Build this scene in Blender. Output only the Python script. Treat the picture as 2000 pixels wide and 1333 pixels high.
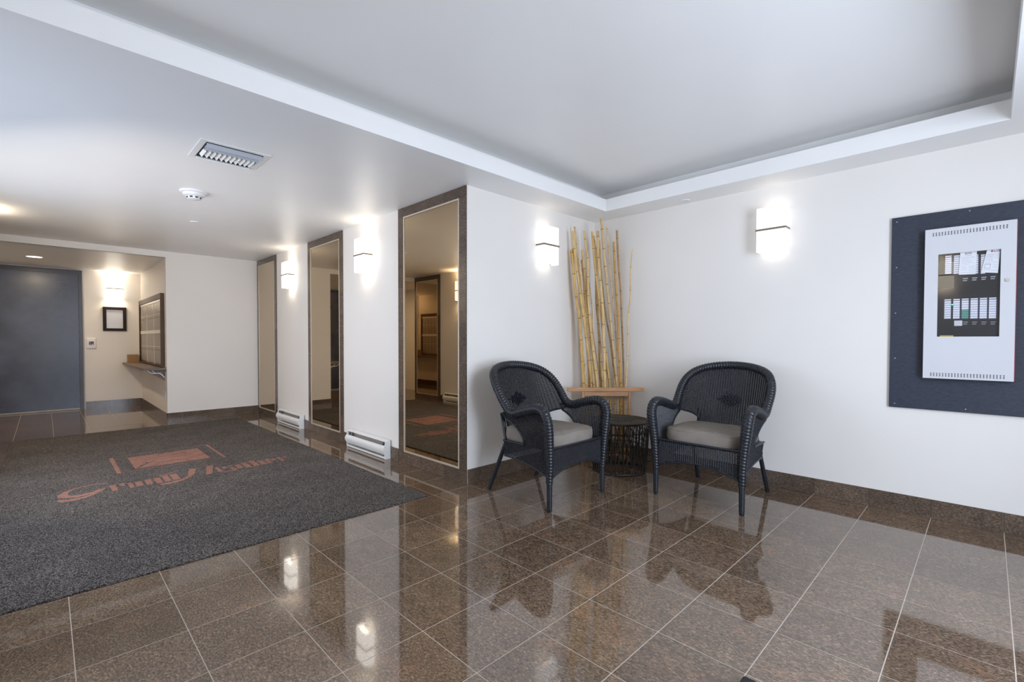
import bpy, bmesh, math, random
from mathutils import Vector, Matrix
PI = math.pi
random.seed(7)
for o in list(bpy.data.objects): bpy.data.objects.remove(o)
sc = bpy.context.scene
COL = sc.collection

# ------------------------------------------------------------------ camera
CAM_H = 1.13; FPX = 920.8
YAW = math.radians(44.742); PITCH = math.radians(1.144); ROLL = math.radians(0.076); CX, CY = 1000.0, 681.9
cam_d = bpy.data.cameras.new('camera'); cam = bpy.data.objects.new('camera', cam_d); COL.objects.link(cam)
cam_d.sensor_width = 36; cam_d.lens = FPX/2000*36
cam_d.shift_x = 0; cam_d.shift_y = (CY-666.5)/2000
cam_d.clip_start = .02
_F = Vector((math.sin(YAW)*math.cos(PITCH), math.cos(YAW)*math.cos(PITCH), -math.sin(PITCH)))
_R = Vector((math.cos(YAW), -math.sin(YAW), 0)); _U = _R.cross(_F)
_R, _U = _R*math.cos(ROLL)+_U*math.sin(ROLL), -_R*math.sin(ROLL)+_U*math.cos(ROLL)
cam.matrix_world = Matrix(((_R.x,_U.x,-_F.x,0),(_R.y,_U.y,-_F.y,0),(_R.z,_U.z,-_F.z,CAM_H),(0,0,0,1)))
sc.camera = cam
def ray(px, py): return _F + _R*((px-CX)/FPX) - _U*((py-CY)/FPX)
def at(px, py, ax, v):                      # the point where a measured direction meets a plane of the room
    d = ray(px, py); C = Vector((0,0,CAM_H)); k = 'XYZ'.index(ax)
    return C + d*((v-C[k])/d[k])
def atd(px, py, D): return Vector((0,0,CAM_H)) + ray(px, py)*D

# ------------------------------------------------------------------ world, daylight, exposure
sc.view_settings.view_transform = 'Standard'; sc.view_settings.look = 'None'
sc.view_settings.gamma = 1; sc.view_settings.use_curve_mapping = False
sc.view_settings.exposure = 0.2
sc.cycles.use_denoising = True
sc.cycles.max_bounces = 10; sc.cycles.diffuse_bounces = 5; sc.cycles.glossy_bounces = 6
sc.cycles.sample_clamp_indirect = 8
w = bpy.data.worlds.new('sky'); sc.world = w; w.use_nodes = True
w.node_tree.nodes['Background'].inputs[0].default_value = (.62,.76,1,1)
w.node_tree.nodes['Background'].inputs[1].default_value = 2.6
def area(name, loc, direction, sx, sy, power, col, spread=180):
    l = bpy.data.lights.new(name, 'AREA'); l.shape = 'RECTANGLE'; l.size = sx; l.size_y = sy
    l.energy = power; l.color = col; l.spread = math.radians(spread)
    o = bpy.data.objects.new(name, l); COL.objects.link(o); o.location = loc
    o.rotation_euler = Vector(direction).to_track_quat('-Z','Y').to_euler()
    return o
XLW = -.5
# daylight through the glazed entry behind the photographer
area('entry_daylight', (1.75,-1.30,1.25), (.12,1,-.02), 1.3, 1.9, 74, (.72,.83,1.0))
# fill lamp added to brighten the hall, set behind a made-up unseen window
area('added_hall_fill', (XLW-.06,4.3,1.15), (1,.85,.12), 2.6, 1.7, 18, (1.0,.89,.76), 160)

# ------------------------------------------------------------------ materials
def mat(name, col, rough=.5, metal=0, spec=.5, emis=None, es=0, coat=0, ior=None):
    m = bpy.data.materials.new(name); m.use_nodes = True
    b = m.node_tree.nodes['Principled BSDF']
    b.inputs['Base Color'].default_value = (*col,1); b.inputs['Roughness'].default_value = rough
    b.inputs['Metallic'].default_value = metal; b.inputs['Specular IOR Level'].default_value = spec
    b.inputs['Coat Weight'].default_value = coat
    if ior: b.inputs['IOR'].default_value = ior
    if emis: b.inputs['Emission Color'].default_value = (*emis,1); b.inputs['Emission Strength'].default_value = es
    return m
class NT:
    def __init__(s, m): s.t = m.node_tree; s.b = s.t.nodes['Principled BSDF']
    def n(s, typ, **kw):
        x = s.t.nodes.new(typ)
        for k, v in kw.items():
            if k in x.inputs.keys() if isinstance(k, str) else False: x.inputs[k].default_value = v
            else: setattr(x, k, v)
        return x
    def l(s, a, b): s.t.links.new(a, b)
    def pos(s, rnd=0):
        g = s.n('ShaderNodeNewGeometry'); p = g.outputs['Position']
        if rnd:
            oi = s.n('ShaderNodeObjectInfo'); mu = s.n('ShaderNodeVectorMath', operation='SCALE'); mu.inputs[0].default_value = (rnd, rnd*.7, rnd*1.3)
            s.l(oi.outputs['Random'], mu.inputs['Scale'])
            ad = s.n('ShaderNodeVectorMath', operation='ADD'); s.l(p, ad.inputs[0]); s.l(mu.outputs[0], ad.inputs[1]); p = ad.outputs[0]
        return p
    def noise(s, vec, scale, detail=2, rough=.5):
        x = s.n('ShaderNodeTexNoise'); x.inputs['Scale'].default_value = scale; x.inputs['Detail'].default_value = detail
        x.inputs['Roughness'].default_value = rough; s.l(vec, x.inputs['Vector']); return x.outputs['Fac']
    def ramp(s, fac, stops):
        x = s.n('ShaderNodeValToRGB'); e = x.color_ramp.elements
        while len(e) < len(stops): e.new(.5)
        for q, (p, c) in zip(e, stops): q.position = p; q.color = (*c,1) if len(c) == 3 else c
        s.l(fac, x.inputs[0]); return x.outputs[0]
    def mix(s, fac, a, b, mode='MIX'):
        x = s.n('ShaderNodeMix', data_type='RGBA', blend_type=mode)
        if isinstance(fac, (int, float)): x.inputs[0].default_value = fac
        else: s.l(fac, x.inputs[0])
        for i, v in ((6, a), (7, b)):
            if isinstance(v, tuple): x.inputs[i].default_value = (*v,1)
            else: s.l(v, x.inputs[i])
        return x.outputs[2]
    def bump(s, h, st, d=.001):
        x = s.n('ShaderNodeBump'); x.inputs['Strength'].default_value = st; x.inputs['Distance'].default_value = d
        s.l(h, x.inputs['Height']); s.l(x.outputs[0], s.b.inputs['Normal'])

def paint(name, col, rough=.55, spec=.4):
    m = mat(name, col, rough, spec=spec); t = NT(m)
    p = t.pos(); n = t.noise(p, 260, 2)
    c = t.ramp(t.noise(p, 1.3, 3), [(.3, tuple(x*.975 for x in col)), (.7, tuple(min(1, x*1.015) for x in col))])
    t.l(c, t.b.inputs['Base Color']); t.bump(n, .06, .001); return m
M = {}
M['wall'] = paint('wall_paint', (.84,.795,.74)); M['ceil'] = paint('ceiling_paint', (.89,.875,.85), .38, .45)
def granite(name, rough, dark, mid, light, orange, bright=1, ior=1.6):
    m = mat(name, mid, rough, ior=ior); t = NT(m); p = t.pos(3.0)
    # grains stretched a little along one way, as in the stone
    mp = t.n('ShaderNodeMapping'); t.l(p, mp.inputs[0]); mp.inputs['Rotation'].default_value = (0,0,.5); mp.inputs['Scale'].default_value = (1,.55,1)
    q = mp.outputs[0]
    base = t.ramp(t.noise(q, 140, 7, .85), [(.35, dark), (.47, tuple(x*.72 for x in mid)), (.53, tuple(x*1.15 for x in mid)), (.66, light)])
    mot = t.ramp(t.noise(q, 14, 5, .7), [(.35, (.84,.82,.80)), (.65, (1.16,1.15,1.13))])
    base = t.mix(1.0, base, mot, 'MULTIPLY')
    big = t.ramp(t.noise(p, 5.0, 5, .65), [(.57, (0,0,0)), (.70, (.75,.75,.75))])
    pick = t.ramp(t.noise(q, 120, 3, .6), [(.45, (0,0,0)), (.58, (1,1,1))])
    mm = t.mix(1.0, big, pick, 'MULTIPLY')
    base = t.mix(mm, base, orange)
    oi = t.n('ShaderNodeObjectInfo'); tone = t.ramp(oi.outputs['Random'], [(0, (.82*bright,)*3), (1, (1.12*bright,)*3)])
    base = t.mix(1.0, base, tone, 'MULTIPLY')
    t.l(base, t.b.inputs['Base Color']); return m
M['floor'] = granite('floor_granite', .045, (.034,.023,.016), (.152,.101,.066), (.41,.305,.215), (.34,.17,.095), .97, 1.9)
M['gran'] = granite('trim_granite', .2, (.038,.027,.020), (.120,.084,.060), (.27,.21,.165), (.16,.10,.06), 1.0, 1.48)
M['grout'] = paint('grout', (.52,.45,.38), .8)
M['mirror'] = mat('bronze_mirror', (.54,.425,.285), .012, 1)
M['champ'] = mat('champagne_trim', (.66,.57,.46), .35, .4)
M['steel'] = mat('steel', (.55,.54,.52), .3, 1)
M['blade'] = mat('grey_blade', (.50,.53,.58), .3)
M['dark'] = mat('dark_void', (.02,.018,.016), .6)
M['white_enamel'] = mat('white_enamel', (.80,.79,.76), .3); M['cab'] = mat('cabinet_enamel', (.64,.64,.66), .35)
M['white_plastic'] = mat('white_plastic', (.82,.82,.82), .35)
M['nickel'] = mat('brushed_bronze', (.30,.24,.18), .35, .8)
M['shade'] = mat('frosted_glass_lit', (.9,.9,.9), .4, emis=(1,.94,.84), es=2.3)
M['shade2'] = mat('frosted_glass_dim', (.9,.9,.9), .4, emis=(1,.98,.95), es=.6)
M['shade_hot'] = mat('frosted_glass_warm', (.9,.9,.9), .4, emis=(1,.86,.62), es=5)
M['bulb'] = mat('lit_lens', (1,.9,.7), .4, emis=(1,.82,.55), es=6)
M['black_frame'] = mat('black_brown_wood', (.030,.018,.012), .5, spec=.15)
M['paper'] = mat('paper', (.78,.78,.80), .6)
M['plate_grey'] = mat('poster_grey', (.62,.61,.63), .3)
def wood(name, a, b, scale=8, rough=.45, rot=(0,0,0)):
    m = mat(name, a, rough); t = NT(m); g = t.n('ShaderNodeTexCoord'); mp = t.n('ShaderNodeMapping')
    t.l(g.outputs['Object'], mp.inputs[0]); mp.inputs['Scale'].default_value = (1.2,14,14); mp.inputs['Rotation'].default_value = rot
    n = t.noise(mp.outputs[0], scale, 4, .6); t.l(t.ramp(n, [(.3, a), (.7, b)]), t.b.inputs['Base Color'])
    t.bump(n, .1, .001); return m
M['pine'] = wood('orange_pine', (.42,.19,.075), (.62,.33,.15), 6)
M['shelfwood'] = wood('walnut_laminate', (.13,.085,.06), (.22,.155,.115), 5)
M['board'] = None
def board():
    m = mat('painted_plywood', (.028,.036,.056), .5); t = NT(m); p = t.pos()
    mp = t.n('ShaderNodeMapping'); t.l(p, mp.inputs[0]); mp.inputs['Scale'].default_value = (1,1,3.2); mp.inputs['Rotation'].default_value = (.25,0,0)
    n = t.noise(mp.outputs[0], 38, 5, .72)
    t.l(t.ramp(n, [(.3, (.016,.021,.036)), (.7, (.034,.043,.066))]), t.b.inputs['Base Color']); t.bump(n, .55, .003); return m
M['board'] = board()
def doorm():
    m = mat('charcoal_door_paint', (.062,.068,.088), .3, spec=.6); t = NT(m); p = t.pos()
    n = t.noise(p, 3.0, 4); t.l(t.ramp(n, [(.3, (.026,.033,.055)), (.7, (.070,.086,.138))]), t.b.inputs['Base Color'])
    r = t.n('ShaderNodeMapRange'); r.inputs['To Min'].default_value = .22; r.inputs['To Max'].default_value = .42; t.l(n, r.inputs['Value']); t.l(r.outputs[0], t.b.inputs['Roughness'])
    t.bump(t.noise(p, 240, 2), .08, .001); return m
M['door'] = doorm(); M['doorframe'] = mat('door_frame_paint', (.060,.060,.075), .35)
def wicker(name, c1, c2, rough=.32):
    m = mat(name, c1, rough, spec=.42); t = NT(m)
    n = t.noise(t.pos(), 60, 2); t.l(t.ramp(n, [(.3, c1), (.7, c2)]), t.b.inputs['Base Color']); return m
M['wicker'] = wicker('black_wicker', (.009,.010,.013), (.022,.023,.029), .33)
M['baskettop'] = wicker('rattan_top', (.030,.024,.016), (.085,.068,.045), .42)
M['basket'] = wicker('brown_black_rattan', (.012,.009,.007), (.034,.026,.018), .38)
def cush():
    m = mat('cushion_cloth', (.20,.18,.165), .7, spec=.25); t = NT(m); g = t.n('ShaderNodeTexCoord')
    n = t.noise(g.outputs['Object'], 9, 3); n2 = t.noise(g.outputs['Object'], 600, 2)
    t.l(t.ramp(n, [(.35, (.215,.183,.153)), (.7, (.265,.228,.195))]), t.b.inputs['Base Color']); t.bump(n2, .15, .001); return m
M['cushion'] = cush()
def bamboo():
    m = mat('bamboo', (.6,.42,.16), .38); t = NT(m); oi = t.n('ShaderNodeObjectInfo'); p = t.pos()
    c = t.ramp(oi.outputs['Random'], [(0, (.58,.33,.09)), (.35, (.70,.47,.18)), (.75, (.76,.58,.33)), (1, (.40,.23,.10))])
    mp = t.n('ShaderNodeMapping'); t.l(p, mp.inputs[0]); mp.inputs['Scale'].default_value = (1,1,.12)
    n = t.noise(mp.outputs[0], 90, 3); c = t.mix(1.0, c, t.ramp(n, [(.3, (.72,.68,.60)), (.65, (1.12,1.08,1.0))]), 'MULTIPLY')
    at_ = t.n('ShaderNodeAttribute', attribute_name='node'); c = t.mix(at_.outputs['Fac'], c, (.16,.085,.03))
    t.l(c, t.b.inputs['Base Color']); return m
M['bamboo'] = bamboo()
def carpet(name, stops, sc_=420):
    m = mat(name, stops[0], .95, spec=.15); t = NT(m); p = t.pos()
    mp = t.n('ShaderNodeMapping'); t.l(p, mp.inputs[0]); mp.inputs['Rotation'].default_value = (0,0,.785)
    v = t.n('ShaderNodeTexVoronoi'); v.inputs['Scale'].default_value = 235; v.inputs['Randomness'].default_value = .22; t.l(mp.outputs[0], v.inputs['Vector'])
    n = t.noise(p, sc_, 2, .7); n2 = t.noise(p, 3, 3)
    sp = t.n('ShaderNodeSeparateColor'); t.l(v.outputs['Color'], sp.inputs[0])
    mm = t.n('ShaderNodeMath', operation='ADD'); t.l(n, mm.inputs[0]); t.l(sp.outputs[0], mm.inputs[1]); mh = t.n('ShaderNodeMath', operation='MULTIPLY'); t.l(mm.outputs[0], mh.inputs[0]); mh.inputs[1].default_value = .5
    c = t.ramp(mh.outputs[0], [(.22, stops[0]), (.48, stops[1]), (.74, stops[2])])
    vv = t.ramp(v.outputs['Distance'], [(.15, (1.25,)*3), (.6, (.45,)*3)])
    c = t.mix(1.0, c, vv, 'MULTIPLY')
    c = t.mix(1.0, c, t.ramp(n2, [(.3, (.85,)*3), (.7, (1.12,)*3)]), 'MULTIPLY')
    t.l(c, t.b.inputs['Base Color']); t.bump(v.outputs['Distance'], -.8, .003); return m
M['mat'] = carpet('entrance_carpet', [(.024,.019,.017), (.068,.057,.050), (.29,.255,.23)])
M['matlogo'] = carpet('entrance_carpet_rust', [(.24,.105,.078), (.36,.17,.125), (.46,.26,.20)])
M['cardboard'] = paint('cardboard', (.36,.21,.10), .8)
M['mailalu'] = mat('anodised_grey', (.40,.36,.32), .4, .3)
M['mailrail'] = mat('mail_rail', (.80,.78,.74), .35, .1)
M['dkwood'] = mat('dark_brown_trim', (.10,.065,.042), .5, spec=.2)
M['black'] = mat('black_plastic', (.018,.018,.021), .4, spec=.2)
M['greenl'] = mat('green_lamp', (.1,.9,.3), .4, emis=(.1,1,.35), es=3)
M['label_w'] = mat('label_white', (.72,.72,.78), .5); M['label_g'] = mat('label_green', (.10,.30,.24), .5)
M['ink'] = mat('ink', (.03,.025,.06), .6); M['inkg'] = mat('grey_ink', (.42,.42,.48), .6); M['red'] = mat('red_paint', (.35,.03,.03), .4); M['yellow'] = mat('yellow_label', (.70,.52,.06), .5)
M['brownp'] = mat('brown_panel', (.10,.055,.035), .4)
def glassm():
    m = bpy.data.materials.new('clear_acrylic'); m.use_nodes = True; t = m.node_tree; t.nodes.clear()
    o = t.nodes.new('ShaderNodeOutputMaterial'); mx = t.nodes.new('ShaderNodeMixShader'); tr = t.nodes.new('ShaderNodeBsdfTransparent'); gl = t.nodes.new('ShaderNodeBsdfGlossy')
    fr = t.nodes.new('ShaderNodeFresnel'); fr.inputs[0].default_value = 1.36; gl.inputs['Roughness'].default_value = .01
    t.links.new(fr.outputs[0], mx.inputs[0]); t.links.new(tr.outputs[0], mx.inputs[1]); t.links.new(gl.outputs[0], mx.inputs[2]); t.links.new(mx.outputs[0], o.inputs[0]); return m
M['glass'] = glassm()

# ------------------------------------------------------------------ mesh helpers
class MB:
    def __init__(s): s.v = []; s.f = []
    def quadbox(s, x0,y0,z0,x1,y1,z1):
        b = len(s.v); s.v += [(x0,y0,z0),(x1,y0,z0),(x1,y1,z0),(x0,y1,z0),(x0,y0,z1),(x1,y0,z1),(x1,y1,z1),(x0,y1,z1)]
        s.f += [tuple(b+i for i in q) for q in ((0,3,2,1),(4,5,6,7),(0,1,5,4),(1,2,6,5),(2,3,7,6),(3,0,4,7))]; return s
    def box(s, x0,y0,z0,x1,y1,z1):
        return s.quadbox(min(x0,x1),min(y0,y1),min(z0,z1),max(x0,x1),max(y0,y1),max(z0,z1))
    def tube(s, pts, r, n=8, closed=False, cap=True, prof=None, up=None):
        pts = [Vector(p) for p in pts]; N = len(pts); b = len(s.v)
        T = []
        for i in range(N):
            a = pts[(i-1) % N if closed else max(i-1,0)]; c = pts[(i+1) % N if closed else min(i+1,N-1)]
            T.append((c-a).normalized() if (c-a).length > 1e-9 else Vector((0,0,1)))
        u = up or (Vector((0,0,1)) if abs(T[0].z) < .9 else Vector((1,0,0)))
        e1 = (u - T[0]*u.dot(T[0])).normalized()
        for i in range(N):
            e1 = (e1 - T[i]*e1.dot(T[i])).normalized(); e2 = T[i].cross(e1)
            rr = r(i) if callable(r) else r
            for k in range(n):
                a = 2*PI*k/n; q = prof(i,k,a) if prof else 1
                if isinstance(q, tuple): s.v.append(tuple(pts[i] + e1*(math.cos(a)*q[0]) + e2*(math.sin(a)*q[1])))
                else: s.v.append(tuple(pts[i] + (e1*math.cos(a)+e2*math.sin(a))*rr*q))
        for i in range(N if closed else N-1):
            j = (i+1) % N
            for k in range(n):
                l = (k+1) % n; s.f.append((b+i*n+k, b+i*n+l, b+j*n+l, b+j*n+k))
        if cap and not closed:
            s.f.append(tuple(b+k for k in range(n-1,-1,-1))); s.f.append(tuple(b+(N-1)*n+k for k in range(n)))
        return s
    def lathe(s, prof, c=(0,0,0), n=32, flip=False):
        b = len(s.v); N = len(prof)
        for r, z in prof:
            for k in range(n): s.v.append((c[0]+r*math.cos(2*PI*k/n), c[1]+r*math.sin(2*PI*k/n), c[2]+z))
        for i in range(N-1):
            for k in range(n):
                l = (k+1) % n; s.f.append((b+i*n+k, b+i*n+l, b+(i+1)*n+l, b+(i+1)*n+k))
        s.f.append(tuple(b+k for k in range(n-1,-1,-1))); s.f.append(tuple(b+(N-1)*n+k for k in range(n)))
        return s
    def prism(s, poly, o, a, b_, d):      # polygon in (a,b_) axes at o, extruded by vector d
        o, a, b_, d = map(Vector, (o,a,b_,d)); n = len(poly); q = len(s.v)
        for t in (0,1):
            for x, y in poly: s.v.append(tuple(o + a*x + b_*y + d*t))
        s.f.append(tuple(q+i for i in range(n-1,-1,-1))); s.f.append(tuple(q+n+i for i in range(n)))
        for i in range(n): j = (i+1) % n; s.f.append((q+i, q+j, q+n+j, q+n+i))
        return s
    def build(s, name, m, parent=None, smooth=False, bevel=0, seg=2, normals=True):
        me = bpy.data.meshes.new(name); me.from_pydata(s.v, [], s.f)
        bm = bmesh.new(); bm.from_mesh(me)
        if normals: bmesh.ops.recalc_face_normals(bm, faces=bm.faces)
        if bevel: bmesh.ops.bevel(bm, geom=[e for e in bm.edges if e.calc_face_angle(0) > .6], offset=bevel, segments=seg, affect='EDGES', profile=.5)
        bm.to_mesh(me); bm.free()
        if smooth:
            for p in me.polygons: p.use_smooth = True
            if smooth != 'all': me.set_sharp_from_angle(angle=math.radians(40))
        me.materials.append(M[m] if isinstance(m, str) else m)
        o = bpy.data.objects.new(name, me); COL.objects.link(o)
        if parent: o.parent = parent
        return o
def B(*a): return MB().box(*a)
def tag(o, label, cat, group=None):
    o['label'] = label; o['category'] = cat
    if group: o['group'] = group
    return o
def thing(name, label, cat, loc=(0,0,0), rz=0, group=None):
    o = bpy.data.objects.new(name, None); COL.objects.link(o); o.location = loc; o.rotation_euler = (0,0,rz); o.empty_display_size = .05
    return tag(o, label, cat, group)
def struct(name, mb, m, parent=None, **k):
    o = mb.build(name, m, parent, **k); o['kind'] = 'structure'; return o
def centred(name, label, cat, loc, group=None):   # empty with an offset so parts given in world units stay put
    o = thing(name, label, cat, loc, 0, group); return o
def put(mb, name, m, parent, **k):                # part whose vertices are in world coordinates
    L = parent.location
    mb.v = [(x-L.x, y-L.y, z-L.z) for x, y, z in mb.v]
    return mb.build(name, m, parent, **k)
def sub(mb, name, m, part, root, **k):
    L = root.location
    mb.v = [(x-L.x, y-L.y, z-L.z) for x, y, z in mb.v]
    return mb.build(name, m, part, **k)
def link_copy(mesh_obj, name, parent, loc=None, rot=None, scale=None):
    c = mesh_obj.copy(); c.name = name; COL.objects.link(c); c.parent = parent
    if loc is not None: c.location = loc
    if rot is not None: c.rotation_euler = rot
    if scale is not None: c.scale = scale
    return c
def copy_tree(o, parent=None):
    c = o.copy(); COL.objects.link(c); c.parent = parent
    for ch in list(o.children): copy_tree(ch, c)
    return c

# ------------------------------------------------------------------ room
XR, YB, XM, YE, XS, YR, XL = 4.0, 2.84, 2.325, 7.88, 1.18, 10.25, -.5
HC, HR, YF = 2.32, 2.24, -1.2
TX0, TX1, TY0, TY1 = -.20, 3.71, -.07, 2.512     # ceiling tray opening
# floor: grout bed with granite tiles laid in it
fl = struct('floor', B(-1.3,YF-.3,-.06, XR+.1,YR+.1,-.0007), 'grout')
PX, PY, OX, OY = .32188, .3214, .0591, -.084
tile_src = None
Y9 = OY+9*PY
ROOMS = [(XL,YF,XM,Y9), (XM,YF,XR,YB), (XL,Y9,XM,YE), (XL-.75,YE,XS,YR)]
MX0, MX1, MY0, MY1 = -.28, 1.945, 2.82, 7.50      # entrance mat
def add_tile(x0,y0,x1,y1,k=0):
    mb = MB().box(x0+.0012,y0+.0019,-.010,x1-.0012,y1-.0019,0)
    return mb
full = MB().box(-.5,-.5,-.010,.5,.5,0).build('tile', 'floor', fl)
full.scale = (PX-.0026, PY-.0040, 1); first = True
for (rx0,ry0,rx1,ry1) in ROOMS:
    i0 = math.floor((rx0-OX)/PX)-1; j0 = math.floor((ry0-OY)/PY)-1
    for i in range(i0, i0+20):
        for j in range(j0, j0+40):
            x0 = max(OX+i*PX, rx0); x1 = min(OX+(i+1)*PX, rx1); y0 = max(OY+j*PY, ry0); y1 = min(OY+(j+1)*PY, ry1)
            if ry1 == YB and ry1-y1 < .05: y1 = ry1
            if rx1 == XM and rx1-x1 < .05: x1 = rx1
            if rx0 == XM and x0 == rx0 and x1-x0 > PX*.9: x0 = rx0
            if x1-x0 < .04 or y1-y0 < .04: continue
            if x0 > MX0+.01 and x1 < MX1-.01 and y0 > MY0+.02 and y1 < MY1-.02: continue
            if x1 < XL+.001 and y0 < YE: continue
            cx, cy = (x0+x1)/2, (y0+y1)/2
            t = full if first else full.copy()
            if not first: COL.objects.link(t); t.parent = fl
            first = False
            t.location = (cx, cy, 0); t.scale = (x1-x0-.0032, y1-y0-.0038, 1)
# walls
def wallbox(name, *a): return struct(name, B(*a), 'wall')
wall_right = wallbox('wall_right', XR,YF-.1,-.01, XR+.12,YB+.12,2.9)
wall_back = wallbox('wall_back', XM+.006,YB,-.01, XR,YB+.12,2.56)
wall_mirror = wallbox('wall_hall_right', XM,YB+.002,-.01, XM+.12,YE+.1,HC)
wall_end = wallbox('wall_hall_end', XS,YE,-.01, XM,YE+.12,HC)
wall_rs = wallbox('wall_recess_right', XS,YE+.121,-.01, XS+.12,YR,HC)
wall_rb = wallbox('wall_recess_back', XL-.9,YR,-.01, XS+.12,YR+.12,HC)
wall_rl = wallbox('wall_recess_left', XL-.87,YE,-.01, XL-.75,YR,HC)
wall_left = struct('wall_left', MB().box(XL-.12,YF-.1,-.01,XL,2.55,2.9).box(XL-.12,5.75,-.01,XL,YE,2.9).box(XL-.12,2.55,-.01,XL,5.75,.25).box(XL-.12,2.55,2.15,XL,5.75,2.9), 'wall')
struct('added_window_1', MB().box(XL-.05,2.55,.25,XL-.01,5.75,.29).box(XL-.05,2.55,2.11,XL-.01,5.75,2.15).box(XL-.05,2.55,.29,XL-.01,2.59,2.11).box(XL-.05,5.71,.29,XL-.01,5.75,2.11), 'doorframe')  # frame of the made-up side window, added out of view for the hall fill
wall_ret = wallbox('wall_recess_return', XL-.75,YE-.12,-.01, XL-.12,YE,HC)
# entry side behind the photographer: low kerb, piers and head round a glazed opening
struct('wall_entry', MB().box(XL,YF-.1,0, 1.05,YF,2.9).box(2.45,YF-.1,0, XR,YF,2.9).box(1.05,YF-.1,2.25, 2.45,YF,2.9).box(1.05,YF-.1,0,2.45,YF,.1), 'wall')
# ceiling: low plane with a raised tray whose lip hides a shallow cove
c = MB()
c.box(XL-.9,TY1+.012,HC, XM+.12,YE-.001+.12,HC+.02).box(XM+.12,TY1+.012,HC,XR,YB,HC+.02)
c.box(TX1+.012,YF-.1,HC, XR,TY1+.012,HC+.02).box(XL,YF-.1,HC, TX1+.012,TY0-.012,HC+.02).box(XL,TY0-.012,HC,TX0-.012,TY1+.012,HC+.02)
ceil = struct('ceiling', c, 'ceil')
struct('trim_1', MB().box(TX0,TY1,HC+.0,TX1+.012,TY1+.012,2.43).box(TX1,TY0,HC,TX1+.012,TY1,2.43).box(TX0,TY0-.012,HC,TX1+.012,TY0,2.43).box(TX0-.012,TY0-.012,HC,TX0,TY1+.012,2.43), 'ceil')
ZU, CV = 2.535, .18
struct('ceiling_tray', MB().box(XL,YF-.1,ZU,XR,YB+.1,ZU+.02), 'ceil')
struct('trim_2', MB().box(TX1+CV,TY0-CV,HC+.02,TX1+CV+.02,TY1+CV,ZU).box(XL,TY1+CV,HC+.02,TX1+CV+.02,TY1+CV+.02,ZU).box(XL,TY0-CV-.02,HC+.02,TX1+CV+.02,TY0-CV,ZU), 'ceil')
struct('ceiling_recess', B(XL-.75,YE,HR, XS,YR,HR+.03), 'ceil')
struct('trim_3', B(XL-.75,YE-.001,HR-.0, XS,YE+.03,HC), 'wall')

# baseboards of granite tiles
BH = .115
def base_run(name, ax, fixed, a0, a1, out, off, pitch, h=BH, th=.011):
    """tiles standing along axis ax ('X'/'Y') at the wall face `fixed`, proud towards `out` (+1/-1)"""
    root = None; f1 = fixed + out*.004; f2 = fixed + out*th
    mb = MB().box(*((a0,fixed,0,a1,f1,h-.002) if ax == 'X' else (fixed,a0,0,f1,a1,h-.002)))
    root = struct(name, mb, 'grout')
    k = math.floor((a0-off)/pitch)
    while off + k*pitch < a1:
        s0 = max(a0, off+k*pitch)+.001; s1 = min(a1, off+(k+1)*pitch)-.001; k += 1
        if s1-s0 < .01: continue
        MB().box(*((s0,f1,0,s1,f2,h) if ax == 'X' else (f1,s0,0,f2,s1,h))).build('tile', 'gran', root)
    return root
base_run('baseboard_right', 'Y', XR, YF, YB-.011, -1, OY, PY)
base_run('baseboard_back', 'X', YB, XM+.0, XR-.0115, -1, OX, PX)
base_run('baseboard_hall_1', 'Y', XM, 3.826, 4.962, -1, OY, PY)
base_run('baseboard_hall_2', 'Y', XM, 5.922, 7.038, -1, OY, PY)
base_run('baseboard_end', 'X', YE, XS-.011, XM-.012, -1, OX, PX)
base_run('baseboard_recess_side', 'Y', XS, YE-.011, YR-.011, -1, OY, PY)
base_run('baseboard_recess_back', 'X', YR, .46, XS-.012, -1, OX, PX)
base_run('baseboard_left', 'Y', XL, YF, 7.038, 1, OY, PY)

# ------------------------------------------------------------------ bronze mirrors in granite surrounds
def mirror_panel(y0, y1, g0, g1, gz0, gz1, label, side=1, ytop=HC-.002, group=None):
    X = XM if side == 1 else XL; s = -side                      # s: direction of the outer face
    r = centred('mirror_panel', label, 'mirror', (X, (y0+y1)/2, 0), group)
    put(MB().box(X+s*.001,g0-.004,gz0-.004, X+s*.006,g1+.004,gz1+.004), 'mirror_glass', 'mirror', r)
    tr = MB(); w_ = .013
    for a in ((g0-w_,gz0-w_,g1+w_,gz0),(g0-w_,gz1,g1+w_,gz1+w_),(g0-w_,gz0,g0,gz1),(g1,gz0,g1+w_,gz1)):
        tr.box(X+s*.0012,a[0],a[1], X+s*.012,a[2],a[3])
    put(tr, 'metal_trim', 'champ', r)
    d0, d1 = X+s*.0015, X+s*.010
    def piece(ya, za, yb, zb): put(MB().box(d0,ya+.0008,za+.0008,d1,yb-.0008,zb-.0008), 'granite_tile', 'gran', r)
    # bottom and top courses, cut at the floor-tile lines
    for (za, zb) in ((.0,gz0-w_), (gz1+w_,ytop)):
        k = math.floor((y0-OY)/PY)
        while OY+k*PY < y1:
            a = max(y0, OY+k*PY); b = min(y1, OY+(k+1)*PY); k += 1
            if b-a > .02: piece(a, za, b, zb)
    for (a, b) in ((y0,g0-w_),(g1+w_,y1)):
        z = gz1+w_
        while z > gz0-w_+.002:
            zn = max(gz0-w_, z-.322); piece(a, zn, b, z); z = zn
    return r
mirror_panel(YB, 3.824, 2.940, 3.722, .118, 2.222, 'tall bronze mirror in granite surround nearest the left wicker chair')
mirror_panel(4.964, 5.920, 5.055, 5.826, .105, 2.225, 'tall bronze mirror in granite surround between the two hall wall lights')
mirror_panel(7.040, 7.870, 7.130, 7.795, .100, 2.225, 'tall bronze mirror in granite surround at the far end of the hall')
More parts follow.
